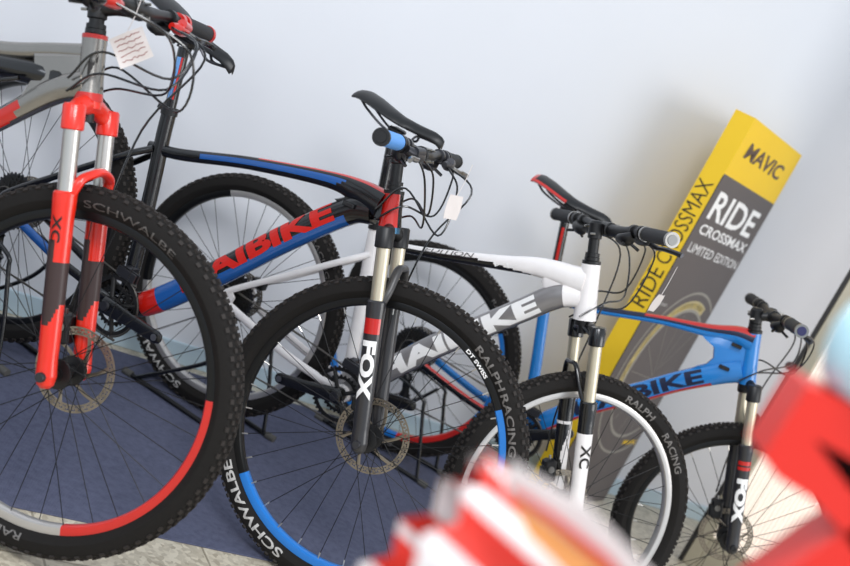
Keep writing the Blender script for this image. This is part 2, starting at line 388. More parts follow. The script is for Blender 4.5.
def make_wheel(bike, name, mtx, R, rim, base_rim, texts, rear, silver_nip=False, rot=.082, spin=0.0, rimtext=None):
    mats_ = [base_rim]+[m for (_, _, m) in rim]
    def rf(a, i):
        d = math.degrees(a)
        for k, (a0, a1, _) in enumerate(rim):
            if (d-a0) % 360 <= (a1-a0) % 360 or a1-a0 >= 360: return k+1
        return 0
    mb = MB(); lathe(mb, [(R-.049, -.0135), (R-.052, -.0145), (R-.0645, -.0125), (R-.068, -.008), (R-.0685, 0), (R-.068, .008), (R-.0645, .0125), (R-.052, .0145), (R-.049, .0135), (R-.055, 0)], 144, rf, closed=True)
    rm = mb.build(name, mats_, bike); rm.matrix_local = mtx
    link('tyre', shared(('t', R), lambda: tyre_mesh(R)), rm)
    hub = MB(); hp = [(.0, -.066 if rear else -.052), (.009, -.066 if rear else -.052), (.009, -.033), (.014, -.033), (.014, -.030), (.029, -.029), (.030, -.026), (.029, -.023), (.014, -.021), (.013, 0), (.014, .021), (.029, .023), (.030, .026), (.029, .029), (.017, .031), (.017, .038), (.009, .04), (.009, .06), (0, .06)]
    lathe(hub, hp, 32); hub.build('hub', SATIN, rm)
    link('brake_rotor', shared(('rot', rot), lambda: rotor_mesh(rot)), rm)
    if rear: link('cassette', shared('cas', cassette_mesh), rm)
    mkf = spoke_mesh_s if silver_nip else spoke_mesh
    for i in range(32):
        side = -1 if i % 2 else 1; tr = 1 if (i//2) % 2 else -1
        sp = link('spoke', shared(('sp', R, side, tr, silver_nip), lambda: mkf(R, side, tr)), rm)
        sp.rotation_euler = (0, 2*pi*i/32+spin, 0)
    if texts:
        for (body, a0, L_, h_, m_, bo) in texts:
            t = MB(); text_on(t, body, sidewall(R, radians(a0)) if h_ < .1 else None, L_, h_, bo, 0, int(L_/.008), 4); t.build('tyre_lettering', m_, rm, False)
    for (body, a0, L_, h_, m_) in (rimtext or []):
        t = MB(); rr0 = R-.0625; text_on(t, body, lambda x, y: V(((rr0+y)*cos(radians(a0)-x/rr0), -.0150, (rr0+y)*sin(radians(a0)-x/rr0))), L_, h_, .03, 0, 8); t.build('rim_lettering', m_, rm, False)
    return rm

# ------------------------------------------------------------------ bicycle
HA = 1.2019641; AX = V((-cos(HA), 0, sin(HA))); FX = V((sin(HA), 0, cos(HA))); QY = V((0, 1, 0)); OFF = .010
def bicycle(name, P, C):
    x, y, yaw, lean, st, L, sc, aa, bb, R = P
    e = V((cos(yaw), sin(yaw), 0)); nn_ = V((-sin(yaw), cos(yaw), 0)); w_ = UP*cos(lean)+nn_*sin(lean); n_ = w_.cross(e)
    F = V((x, y, 0))+w_*R
    base = F-e*L-w_*R+UP*.004
    bike = bpy.data.objects.new(name, None); COL.objects.link(bike)
    mm = Matrix((e, n_, w_)).transposed().to_4x4(); mm.translation = base; bike.matrix_world = mm
    T = lambda u, v, q=0: V((u, q, v+R))
    f2 = FX*cos(st)+QY*sin(st); q2 = -FX*sin(st)+QY*cos(st)
    hub = T(L, 0); O = hub-f2*OFF; O.y = 0; hub = O+f2*OFF
    def FT(p, q, s): return O+f2*p+q2*q+AX*s
    FTv = lambda v: FT(v.x, v.y, v.z)
    # --- frame
    fmats = C['fmats']; mb = MB()
    def frametube(pts, half, wide, mf=None, n=28, smn=8):
        path = cat([T(a, b) for a, b in pts], smn); h = catn(half, smn); wd = catn(wide, smn)
        loft(mb, path, wd, h, side=(0, 1, 0), n=n, mf=(lambda p, a: mf(p.x, p.z-R, sin(a) if True else 0, cos(a))) if mf else None, ex=C.get('ex', .85))
        return path, h, wd
    ss0 = C['ht'][0]; ss1 = C['ht'][1]
    # side vector +y, up = side x tangent: for tangent +x that is -z, so sin(a)>0 means the underside
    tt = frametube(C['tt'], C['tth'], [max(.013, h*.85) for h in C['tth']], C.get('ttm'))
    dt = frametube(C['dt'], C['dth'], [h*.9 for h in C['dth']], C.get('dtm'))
    frametube(C['st'], [.018]*len(C['st']), [.017]*len(C['st']), C.get('stm'))
    # head tube
    hp = [O+AX*(ss0+(ss1-ss0)*i/8) for i in range(9)]
    loft(mb, hp, [C.get('hr', (.027, .0235))[0]+(C.get('hr', (.027, .0235))[1]-C.get('hr', (.027, .0235))[0])*i/8-.0015*sin(pi*i/8) for i in range(9)], side=(0, 1, 0), n=28, mf=lambda p, a: C['htm'](((p-O).dot(AX)-ss0)/(ss1-ss0), cos(a), sin(a)))
    # gusset web between top and down tube behind the head tube
    if C.get('gusset'):
        g = [T(a, b) for a, b in C['gusset']]; gm = C.get('gm', 0)
        c_ = sum(g, V())/len(g); n0 = len(g)
        vs = [p+V((0, s_*.009, 0)) for s_ in (-1, 1) for p in g]+[c_+(p-c_)*.8+V((0, s_*.017, 0)) for s_ in (-1, 1) for p in g]
        fs = [(i, (i+1) % n0, n0+(i+1) % n0, n0+i) for i in range(n0)]
        fs += [(i, (i+1) % n0, 2*n0+(i+1) % n0, 2*n0+i) for i in range(n0)]+[(n0+i, n0+(i+1) % n0, 3*n0+(i+1) % n0, 3*n0+i) for i in range(n0)]
        fs += [tuple(range(2*n0, 3*n0)), tuple(range(3*n0, 4*n0))]
        mb.add(vs, fs, gm)
    # bottom bracket shell
    bbp = C['dt'][0]; B0 = T(*bbp)
    lathe(mb, [(.0, -.04), (.024, -.04), (.026, -.03), (.026, .03), (.024, .04), (0, .04)], 28, lambda a, i: C.get('bbm', 0), c=B0)
    # stays, left and right
    sx = C['st'][C.get('ssi', 1)] if not C.get('sst') else C['sst']
    for q in (-1, 1):
        pts = [T(sx[0]-.005, sx[1]-.005, q*.014), T(sx[0]-.06, sx[1]-.055, q*.042), T(sx[0]*.45, sx[1]*.45+.01, q*.056), T(.012, .03, q*.062), T(0, .0, q*.062)]
        pp = cat(pts, 6); loft(mb, pp, .007, .009, side=(0, 1, 0), n=12, mf=(lambda p, a: C['sm'](p.x, q)))
        pts = [T(bbp[0]-.015, bbp[1]+.004, q*.028), T(bbp[0]-.07, bbp[1]*.85, q*.045), T(bbp[0]*.5, bbp[1]*.5-.01, q*.056), T(.015, -.008, q*.062), T(0, .0, q*.062)]
        pp = cat(pts, 6); loft(mb, pp, .0075, .0125, side=(0, 1, 0), n=12, mf=(lambda p, a: C['cm'](p.x, q, sin(a))))
        dpt = [(-.014, -.008), (-.008, .016), (.015, .032), (.034, .018), (.032, -.012), (.005, -.022)]
        prism(mb, [T(a, b, q*.062-.004) for a, b in dpt], (0, .008, 0), C.get('dm', 0))
    frame = mb.build('frame', fmats, bike)
    mb = MB(); lathe(mb, [(0, -.072), (.008, -.072), (.008, .074), (0, .074)], 16, c=T(0, 0)); mb.build('rear_axle', GREYM, bike)
    # lettering along a tube
    def tube_fn(tb, x0, h_, tcen=0.0):
        path, h, wd = tb; Ls = [0]
        for i in range(1, len(path)): Ls.append(Ls[-1]+(path[i]-path[i-1]).length)
        s0 = next(Ls[i] for i in range(len(path)) if path[i].x >= x0+bike_x0)
        def fnn(xx, yy):
            s_ = min(max(s0+xx, 0), Ls[-1]-1e-4)
            i = max(j for j in range(len(Ls)) if Ls[j] <= s_); i = min(i, len(path)-2); t_ = (s_-Ls[i])/(Ls[i+1]-Ls[i])
            c_ = path[i].lerp(path[i+1], t_); tg = (path[i+1]-path[i]).normalized(); up = tg.cross(V((0, -1, 0))) if False else V((0, -1, 0)).cross(tg)*-1
            if up.z < 0: up = -up
            hh = h[i]+(h[i+1]-h[i])*t_; ww = wd[i]+(wd[i+1]-wd[i])*t_
            d_ = max(-.93, min(.93, (yy-h_/2+tcen)/hh)); ex_ = C.get('ex', .85)
            a_ = math.asin(math.copysign(abs(d_)**(1/ex_), d_))
            return c_+up*hh*d_+V((0, -1, 0))*(ww*cos(a_)**ex_+.0012)
        return fnn
    bike_x0 = 0
    for (which, body, x0, L_, h_, tc_, m_, bo, shr) in C.get('text', []):
        tb = tt if which == 'tt' else dt
        t = MB(); text_on(t, body, tube_fn(tb, x0, h_, tc_), L_, h_, bo, shr, int(L_/.012), 6); t.build('frame_lettering', m_, frame, False)
    # bottle bosses / cable guides on the frame
    for (u, v, q) in C.get('ports', []):
        t = MB(); box(t, T(u, v, q), (.016, .004, .006), (V((cos(.1), 0, sin(.1))), V((0, 1, 0)), V((-sin(.1), 0, cos(.1)))), bev=.002); t.build('cable_port', BLACK, frame)
    # --- seat post and saddle
    sp0 = C['st'][-1]; cl = C['clamp']; d_ = (T(*cl)-T(*sp0)); nxt = T(*sp0)-d_.normalized()*.06
    t = MB(); tube(t, [nxt, T(*cl)-V((0, 0, .008))], .0145, 20, 0); post = t.build('seatpost', [C.get('postm', BLACK)], bike)
    if C.get('poststripe'):
        t = MB(); dn_ = d_.normalized(); pz = [T(*sp0)+dn_*k for k in (.03, d_.length*.8)]
        sd = V((0, -1, 0)); pr_ = dn_.cross(sd)
        for (mm_, o1, o2) in C['poststripe']:
            vs = []
            for pz_ in pz:
                for k in range(6):
                    a_ = o1+(o2-o1)*k/5; vs.append(pz_+(sd*cos(a_)+pr_*sin(a_))*.0152)
            t2 = MB(); t2.add(vs, [(k, k+1, 7+k, 6+k) for k in range(5)]); t2.build('seatpost_stripe', mm_, post)
    t = MB(); lathe(t, [(.0175, -.01), (.0215, -.01), (.0215, .01), (.0175, .01)], 24, closed=True)
    ax_ = d_.normalized(); rotm = ax_.to_track_quat('Y', 'Z').to_matrix(); t.xf(lambda p: rotm @ p + T(*sp0)); box(t, T(sp0[0]-.026, sp0[1], 0), (.006, .012, .007), bev=.002); t.build('seat_clamp', C.get('collar', SATIN), bike)
    (sr, szr), (sn, szn) = C['saddle']; t = MB(); SL = 24
    prof = [(0, .062, .0), (.06, .068, .006), (.2, .066, .004), (.38, .052, -.004), (.52, .034, -.009), (.7, .023, -.008), (.88, .019, -.004), (.97, .015, -.008), (1, .008, -.014)]
    def pv(tt_, k):
        for i in range(len(prof)-1):
            if prof[i][0] <= tt_ <= prof[i+1][0]:
                a_ = (tt_-prof[i][0])/(prof[i+1][0]-prof[i][0]); a_ = a_*a_*(3-2*a_) if k == 1 else a_; return prof[i][k]+(prof[i+1][k]-prof[i][k])*a_
        return prof[-1][k]
    vs = []; nk = 14
    for i in range(SL+1):
        tt_ = i/SL; wv_ = pv(tt_, 1); zc = szr+(szn-szr)*tt_+pv(tt_, 2); u_ = sr+(sn-sr)*tt_
        for k in range(nk):
            a = 2*pi*k/nk; cy = cos(a); sz = sin(a)
            zz = (.010*sz if sz > 0 else .016*sz*(.6+.4*abs(cy)))-abs(cy)**2*.012
            vs.append(T(u_, zc+zz, wv_*cy))
    fs = []; ms = []
    for i in range(SL):
        for k in range(nk):
            fs.append((i*nk+k, i*nk+(k+1) % nk, (i+1)*nk+(k+1) % nk, (i+1)*nk+k))
            ms.append(C['sadm'](i/SL, sin(2*pi*(k+.5)/nk), cos(2*pi*(k+.5)/nk)))
    fs += [tuple(range(nk)), tuple(SL*nk+k for k in range(nk))]; ms += [ms[0], ms[-1]]
    t.add(vs, fs, ms); sad = t.build('saddle', C['sadmats'], bike, True, 50)
    t = MB()
    for q in (-1, 1):
        tube(t, [T(sr+.02, szr-.012, q*.036), T(sr+.05, szr-.030, q*.03), T(cl[0]-.02, cl[1]+.012, q*.022), T(cl[0]+.05, cl[1]+.014, q*.022), T(sn-.07, szn-.026, q*.012), T(sn-.02, szn-.02, q*.006)], .0035, 8, 0, 5)
    t.build('saddle_rail', GREYM, sad)
    t = MB(); box(t, T(cl[0], cl[1]+.004, 0), (.024, .03, .009), bev=.004); box(t, T(cl[0], cl[1]+.021, 0), (.018, .028, .006), bev=.003)
    for dx in (-.02, .02): tube(t, [T(cl[0]+dx, cl[1]-.014, 0), T(cl[0]+dx, cl[1]+.026, 0)], .003, 8)
    t.build('saddle_clamp', SATIN, bike)
    # --- wheels
    rmx = Matrix.Translation(T(0, 0)); make_wheel(bike, 'rear_wheel', rmx, R, C.get('rrim', []), C.get('rrimb', RIMB), C.get('rtext', []), True, C.get('rnip', False), .07, .3)
    whm = Matrix((FX*0, q2, FX*0))
    ex_ = f2; nz = ex_.cross(q2)
    # wheel basis: x forward level in the wheel plane, y across, z up
    zz = V((0, 0, 1)); xx = q2.cross(zz).normalized(); zz = xx.cross(q2).normalized()
    fm = Matrix((xx, q2, zz)).transposed().to_4x4(); fm.translation = hub
    make_wheel(bike, 'front_wheel', fm, R, C.get('frim', []), C.get('frimb', RIMB), C.get('ftext', []), False, C.get('fnip', False), C.get('frot', .085), .1, C.get('rimtext'))
    # --- fork
    lp = OFF; sl = C['sl']; t = MB()
    tube(t, [FT(0, 0, sc+.02), FT(0, 0, ss1+.075)], .0143, 20, 0)
    crm = 0
    if C['crown'] == 'arch':
        cp = cat([(lp+.002, -.066, sc+.028), (lp-.006, -.045, sc+.040), (lp-.006, -.02, sc+.050), (lp-.006, .02, sc+.050), (lp-.006, .045, sc+.040), (lp+.002, .066, sc+.028)], 5)
        loft(t, cp, .0165, .019, side=(1, 0, 0), n=16); k0 = len(t.v)
    else:
        cp = cat([(lp, -.066, sc+.022), (lp-.004, -.035, sc+.036), (lp-.006, 0, sc+.04), (lp-.004, .035, sc+.036), (lp, .066, sc+.022)], 5); loft(t, cp, .014, .017, side=(1, 0, 0), n=16)
    # these were drawn in fork space
    nst = 0
    for q in (-.065, .065):
        pth = [V((lp, q, sc+z)) for z in (0, .002, .044, .048)]; loft(t, pth, [.019, .021, .021, .018], n=24)
    t2 = MB(); tube(t2, [V((0, 0, sc+.02)), V((0, 0, ss1+.075))], .0143, 20, 0)
    t3 = MB(); t3.v = t.v[len(t2.v):]; nv = len(t2.v)
    t3.f = [tuple(i-nv for i in f) for f in t.f if min(f) >= nv]; t3.m = [0]*len(t3.f); t3.xf(FTv)
    crown = t3.build('fork_crown', C['crownm'], bike)
    t2.xf(FTv); t2.build('steerer_tube', SATIN, crown)
    for q in (-.065, .065):
        t = MB(); loft(t, [V((lp, q, sl-.03)), V((lp, q, sc+.01))], .0158, n=24); t.xf(FTv); t.build('stanchion', C['stanm'], bike)
    for q in (-.065, .065):
        t = MB(); s_ = [-.022, -.016, .0, .03, .08, .16, sl-.05, sl-.02, sl-.004, sl]; rr = [.010, .016, .020, .0185, .0195, .0205, .021, .0225, .0225, .019]
        P_ = []; R_ = []
        for i in range(len(s_)-1):
            for k in range(10):
                P_.append(V((lp, q, s_[i]+(s_[i+1]-s_[i])*k/10))); R_.append(rr[i]+(rr[i+1]-rr[i])*k/10)
        P_.append(V((lp, q, s_[-1]))); R_.append(rr[-1])
        loft(t, P_, [r*.92 for r in R_], R_, side=(0, 1, 0), n=44, mf=lambda p, a: C['lm'](p.z, cos(a), sin(a), -1 if q < 0 else 1)); t.xf(FTv)
        lg = t.build('fork_lower', C['lmats'], bike)
        if q < 0:
            def legfn(s0, h_, ac=0.0, r=.0205):
                # text runs up the leg; letter height goes around it
                return lambda xx_, yy_: FTv(V((lp+r*1.06*sin((h_/2-yy_)/r+ac), q-r*1.0*cos((h_/2-yy_)/r+ac)-.0006, s0+xx_)))
            for (body, s0, L_, h_, m_, bo, up) in C.get('legtext', []):
                fn_ = legfn(s0, h_)
                if up < 0:
                    f0 = legfn(s0, h_); fn_ = lambda xx_, yy_, f0=f0, L_=L_, h_=h_: f0(L_-xx_, h_-yy_)
                t = MB(); text_on(t, body, fn_, L_, h_, bo, 0, 4, 10); t.build('fork_lettering', m_, lg, False)
            for (s0, s1, m_) in C.get('legpatch', []):
                t = MB(); N_ = 12; vs = []
                for ssx in (s0, s1):
                    for k in range(N_+1):
                        a_ = -1.0+2.0*k/N_; vs.append(FTv(V((lp+.0218*sin(a_), q-.0206*cos(a_), ssx))))
                t.add(vs, [(k, k+1, N_+2+k, N_+1+k) for k in range(N_)]); t.build('fork_badge', m_, lg)
        t = MB(); lathe(t, [(0, 0), (.008, 0), (.0095, .002), (.0095, .012), (0, .012)], 20); sg = -1 if q < 0 else 1
        t.xf(lambda p: V((p.x+OFF, q+sg*(.026-p.y), p.z))); t.xf(FTv); t.build('axle_cap', C.get('capm', GREYM), lg)
    t = MB(); fr = C.get('archside', 1)
    ap = cat([(lp+fr*.008, -.064, sl-.012), (lp+fr*.022, -.055, sl+.022), (lp+fr*.030, -.030, R+.018), (lp+fr*.032, 0, R+.024), (lp+fr*.030, .030, R+.018), (lp+fr*.022, .055, sl+.022), (lp+fr*.008, .064, sl-.012)], 6)
    loft(t, ap, C.get('archr', .0105), C.get('archr', .0105)*.8, side=(1, 0, 0), n=14); t.xf(FTv); t.build('fork_arch', C['archm'], bike)
    t = MB(); box(t, (lp-.036, .05, .075), (.017, .016, .03), (V((1, 0, 0)), V((0, 1, 0)), V((0, 0, 1))), bev=.005); box(t, (lp-.052, .046, .07), (.008, .012, .018), bev=.004)
    tube(t, [(lp-.036, .05, .045), (lp-.036, .05, .115)], .0035, 8, 1); lathe(t, [(0, .03), (.009, .03), (.009, .036), (0, .036)], 16, lambda a, i: 1, c=(lp-.036, 0, .08)); t.xf(FTv); t.build('front_brake_caliper', [SATIN, STEEL], bike)
    t = MB(); box(t, T(.035, .055, .048), (.022, .014, .014), bev=.004); t.build('rear_brake_caliper', SATIN, bike)
    # --- headset, stem, bar
    t = MB(); hs = []
    for (a_, b_, r_) in ((ss1, ss1+.008, .024), (ss1+.010, ss1+.018, .0195), (ss1+.0195, ss1+.028, .0185)):
        loft(t, [V((0, 0, a_)), V((0, 0, b_))], r_, n=24, mf=lambda p, a, k=(0 if a_ == ss1 else 1): k)
    t.xf(FTv); t.build('headset_spacer', [C.get('spacerm', SATIN), SATIN], bike)
    t = MB(); loft(t, [V((0, 0, ss0-.014)), V((0, 0, ss0))], .0245, n=24); t.xf(FTv); t.build('headset_cup', C.get('cupm', SATIN), bike)
    pb = bb+OFF; sa = max(ss1+.035, aa-.02)
    t = MB(); loft(t, [V((0, 0, sa-.006)), V((0, 0, sa-.004)), V((0, 0, sa+.034)), V((0, 0, sa+.036))], [.016, .0185, .0185, .016], n=20)
    loft(t, [V((.004, 0, sa+.015)), V((pb*.5, 0, (sa+.015+aa)/2)), V((pb-.006, 0, aa))], [.015, .0135, .018], [.016, .014, .017], side=(0, 1, 0), n=16)
    loft(t, [V((pb, -.024, aa)), V((pb, -.022, aa)), V((pb, .022, aa)), V((pb, .024, aa))], [.017, .0195, .0195, .017], n=20)
    for q in (-.015, .015):
        for z in (-.013, .013): tube(t, [V((pb+.012, q, aa+z)), V((pb+.024, q, aa+z))], .003, 8, 1)
        tube(t, [V((-.022, q*1.4, sa+.008 if q < 0 else sa+.024)), V((-.01, q*1.4, sa+.008 if q < 0 else sa+.024))], .003, 8, 1)
    loft(t, [V((0, 0, sa+.036)), V((0, 0, sa+.040))], [.0165, .013], n=20)
    t.xf(FTv); stem = t.build('stem', [SATIN, STEEL], bike)
    hw = .34
    def barp(q): k = abs(q); return V((pb-.0*k, q, aa+(.0 if k < .05 else min(.01, (k-.05)*.12))))
    t = MB(); qs = [-.335+.67*i/40 for i in range(41)]
    loft(t, [barp(q) for q in qs], [.0158 if abs(q) < .04 else max(.0112, .0158-(abs(q)-.04)*.07) for q in qs], n=18); t.xf(FTv); bar = t.build('handlebar', C.get('barm', SATIN), bike)
    for sg in (-1, 1):
        t = MB(); qs = [sg*(.215+.125*i/20) for i in range(21)]; rr = [.0162+(.0012 if i % 2 else 0) for i in range(21)]; rr[-1] = .0175; rr[-2] = .0175
        loft(t, [barp(q) for q in qs], rr, n=20); t.xf(FTv); t.build('grip', C['gripm'][0 if sg < 0 else 1], bar)
        t = MB(); loft(t, [barp(sg*.3405), barp(sg*.343)], [.013, .012], n=18); t.xf(FTv); t.build('grip_end_cap', C.get('gripend', BLACK), bar)
        for a_, b_ in ((.206, .215), (.332, .341)):
            t = MB(); loft(t, [barp(sg*a_), barp(sg*b_)], .0186, n=20); t.xf(FTv); t.build('grip_clamp', C.get('gripclamp', SATIN), bar)
        # brake lever, pointing forward and down
        ld = V((cos(.65), 0, -sin(.65))); lu = V((sin(.65), 0, cos(.65)))
        t = MB(); loft(t, [barp(sg*.182), barp(sg*.196)], .0178, n=18)
        c0 = barp(sg*.175)
        loft(t, cat([c0+ld*.018+V((0, sg*.022, 0)), c0+ld*.03+V((0, -sg*.005, 0)), c0+ld*.036+V((0, -sg*.045, 0)), c0+ld*.034+V((0, -sg*.07, 0))], 4), catn([.010, .013, .012, .007], 4), n=12)
        loft(t, [c0+ld*.03+lu*.006+V((0, -sg*.0, 0)), c0+ld*.034+lu*.012+V((0, -sg*.04, 0))], [.011, .010], n=10)
        t.xf(FTv); lv = t.build('brake_lever', C.get('leverm', SATIN), bar)
        t = MB(); bp_ = cat([c0+ld*.038+V((0, -sg*.005, 0)), c0+ld*.052+V((0, sg*.02, 0)), c0+ld*.050+V((0, sg*.06, 0)), c0+ld*.054+V((0, sg*(.085+C.get('lv', 0)*.6), 0)), c0+ld*.060+V((0, sg*(.098+C.get('lv', 0)), 0))], 6)
        loft(t, bp_, [.0065]*len(bp_), [.0042]*len(bp_), side=tuple(lu), n=10); t.xf(FTv); t.build('lever_blade', C.get('bladem', GREYM), lv)
        # shifter pod
        t = MB(); c1 = barp(sg*.15); loft(t, [barp(sg*.143), barp(sg*.156)], .0165, n=16)
        loft(t, cat([c1-lu*.012+V((0, sg*.012, 0)), c1-lu*.026+V((0, -sg*.004, 0)), c1-lu*.030+V((0, -sg*.03, 0)), c1-lu*.026+V((0, -sg*.046, 0))], 4), catn([.012, .019, .017, .008], 4), catn([.010, .013, .012, .007], 4), side=tuple(ld), n=14)
        tube(t, [c1-lu*.034+V((0, -sg*.01, 0)), c1-lu*.046-ld*.01+V((0, sg*.02, 0))], .004, 8); tube(t, [c1-lu*.028+ld*.012, c1-lu*.03+ld*.034+V((0, sg*.016, 0))], .004, 8)
        t.xf(FTv); t.build('gear_shifter', C.get('shiftm', SATIN), bar)
    # --- cables
    for pts in C['cables'](FT, T, barp, ss0, ss1, sc):
        t = MB(); tube(t, pts, .0024, 8, 0, 8); t.build('cable', BLACK, bike)
    # --- drivetrain
    cn_ = MB(); gear(cn_, .078, 0, .0014, 38, 0, .066); gear(cn_, .052, .008, .0014, 26, 0, .042)
    for k in range(4):
        a = 2*pi*k/4+.4+C['crank']; tube(cn_, [V((.015*cos(a), -.003, .015*sin(a))), V((.07*cos(a), .002, .07*sin(a)))], .006, 8)
    lathe(cn_, [(0, -.012), (.02, -.012), (.022, 0), (.02, .012), (0, .012)], 20)
    cn_.xf(lambda p: p+B0+V((0, -.046, 0))); cr_ = cn_.build('chainset', mat('chainring_black', '2c2b2b', .35, .6), bike)
    for q, a0 in ((-1, C['crank']), (1, C['crank']+pi)):
        t = MB(); dv = V((cos(a0), 0, sin(a0))); c0 = B0+V((0, q*.066, 0))
        pth = [c0-dv*.016, c0-dv*.01, c0+dv*.03, c0+dv*.09+V((0, q*.004, 0)), c0+dv*.155+V((0, q*.007, 0)), c0+dv*.172+V((0, q*.007, 0)), c0+dv*.182+V((0, q*.007, 0)), c0+dv*.186+V((0, q*.007, 0))]
        loft(t, pth, [.005, .009, .009, .0075, .007, .007, .006, .003], [.014, .023, .021, .017, .016, .016, .012, .005], side=(0, 1, 0), n=18, ex=.6)
        lathe(t, [(0, -.002), (.0085, -.002), (.0085, .0), (0, .0)], 18, lambda a, i: 1, c=c0+dv*.17+V((0, q*.0165, 0)))
        lathe(t, [(0, -.006), (.012, -.006), (.014, .0), (0, .0)], 18, lambda a, i: 2, c=c0+V((0, q*.009, 0)))
        t.build('crank_arm', [BLACK, STEEL, GREYM], cr_)
    # rear derailleur, hanging near the axle
    t = MB(); D0 = T(.01, -.035, -.075); box(t, D0, (.016, .012, .018), (V((cos(.5), 0, sin(.5))), QY, V((-sin(.5), 0, cos(.5)))), bev=.005)
    box(t, D0+V((.018, 0, -.03)), (.012, .013, .022), (V((cos(.7), 0, sin(.7))), QY, V((-sin(.7), 0, cos(.7)))), bev=.005)
    J1 = T(.035, -.078, -.062); J2 = T(.055, -.135, -.062)
    for yy in (-.005, .007): loft(t, [J1+V((-.004, yy, .008)), J1+V((0, yy, 0)), J2+V((0, yy, 0)), J2+V((.002, yy, -.008))], [.001]*4, [.006, .012, .010, .005], side=(0, 1, 0), n=8)
    rd = t.build('rear_derailleur', [SATIN], bike)
    for J in (J1, J2):
        t = MB(); gear(t, .0185, 0, .0015, 11, 0, .004); t.xf(lambda p: p+J+V((0, .001, 0))); t.build('jockey_wheel', SATIN, rd)
    t = MB(); r1 = .078; r2 = .035; y1 = -.046; y2 = -.052
    ch = []
    A0 = T(0, 0, y2)
    for k in range(9): a = radians(80+k*17); ch.append(A0+V((r2*cos(a), 0, r2*sin(a))))
    ch += [J1+V((-.02, .001, 0)), J1+V((.014, .001, -.012)), J2+V((-.018, .001, 0)), J2+V((0, .001, -.02))]
    for k in range(11): a = radians(-82+k*17); ch.append(B0+V((r1*cos(a), y1, r1*sin(a))))
    ch.append(ch[0]); cp = cat(ch, 10)
    loft(t, cp, .0028, [.0036 if i % 2 else .0022 for i in range(len(cp))], side=(0, 1, 0), n=6, caps=False); t.build('chain', mat('chain_steel', '5e5a55', .35, .9), bike)
    t = MB(); fp = B0+V((0, -.046, .088)); box(t, fp, (.03, .003, .012), (V((1, 0, 0)), QY, V((0, 0, 1))), bev=.001); box(t, fp+V((0, .014, 0)), (.03, .003, .012), bev=.001)
    box(t, fp+V((-.012, .03, .006)), (.01, .02, .01), bev=.003); t.build('front_derailleur', GREYM, bike)
    if C.get('extra'): C['extra'](bike, T, FT, B0)
    bike['_'] = 0; del bike['_']
    return bike, T, FT, barp, mm
def cables_std(gx=0.0, loops=((-.16, .045, .10), (.16, .06, .085), (-.12, .03, .07), (.12, .05, .06))):
    def f(FT, T, barp, s0, s1, sc):
        out = []
        for i, (q, fwd, dn_) in enumerate(loops):
            b0 = barp(q); sg = 1 if q > 0 else -1
            p0 = FT(b0.x+.03, q, b0.z-.02); p1 = FT(b0.x+.055+fwd, q*.55, b0.z-.045-dn_*.2); p2 = FT(b0.x+.04+fwd*.8, q*.1, s0+(s1-s0)*.5-dn_*.4+.02)
            p3 = FT(.035, -sg*.032, s0+.03+.02*i); p4 = FT(-.03, -sg*.030, s0+.0+.012*i); out.append([p0, p1, p2, p3, p4])
        b0 = barp(.13); out.append([FT(b0.x+.03, .13, b0.z-.02), FT(b0.x+.10, .11, b0.z-.08), FT(.07, .09, sc+.02), FT(.0, .088, .25), FT(-.03, .07, .12)])
        return out
    return f

N = len
# ---- red and silver bicycle, nearest the camera
def tagm(*a): pass
PA = (-0.53204, 2.09877, -0.22874, 0.01274, 0.06043, 1.13, 0.45732, 0.69555, 0.06424, 0.36183)
PB = (0.05293, 2.57755, -0.35869, -0.0323, 0.16712, 1.17866, 0.44255, 0.65942, 0.04536, 0.37536)
PC = (0.59707, 2.94879, -0.29254, -0.07185, 0.65932, 1.10641, 0.43283, 0.72285, 0.02239, 0.35262)
PD = (1.16904, 3.41377, -0.28112, -0.07086, 0.28351, 1.13368, 0.43791, 0.68328, 0.03799, 0.35714)
def extraA(bike, T, FT, B0):
    t = MB(); a, b_ = T(.86, .49), T(.62, .42); dv = (b_-a).normalized()
    loft(t, [a, a+dv*.012, a+dv*.03, a+dv*.05, a+dv*.2, a+dv*.22, b_], [.006, .012, .022, .024, .024, .018, .012], n=20, mf=lambda p, g: 0)
    box(t, a, (.014, .02, .012), (dv, QY, dv.cross(QY)), bev=.004)
    o = t.build('rear_shock', [BLACK], bike)
    t = MB(); c = T(.70, .40, -.0); loft(t, [c, c+dv*.006, c+dv*.09, c+dv*.1], [.014, .019, .019, .012], n=20); t.build('shock_reservoir', BLUE, o)
    t = MB(); tube(t, [T(.80, .455, -.03), T(.74, .41, -.035), T(.62, .27, -.036)], .0045, 10, 0, 5); t.build('shock_hose', BLACK, o)
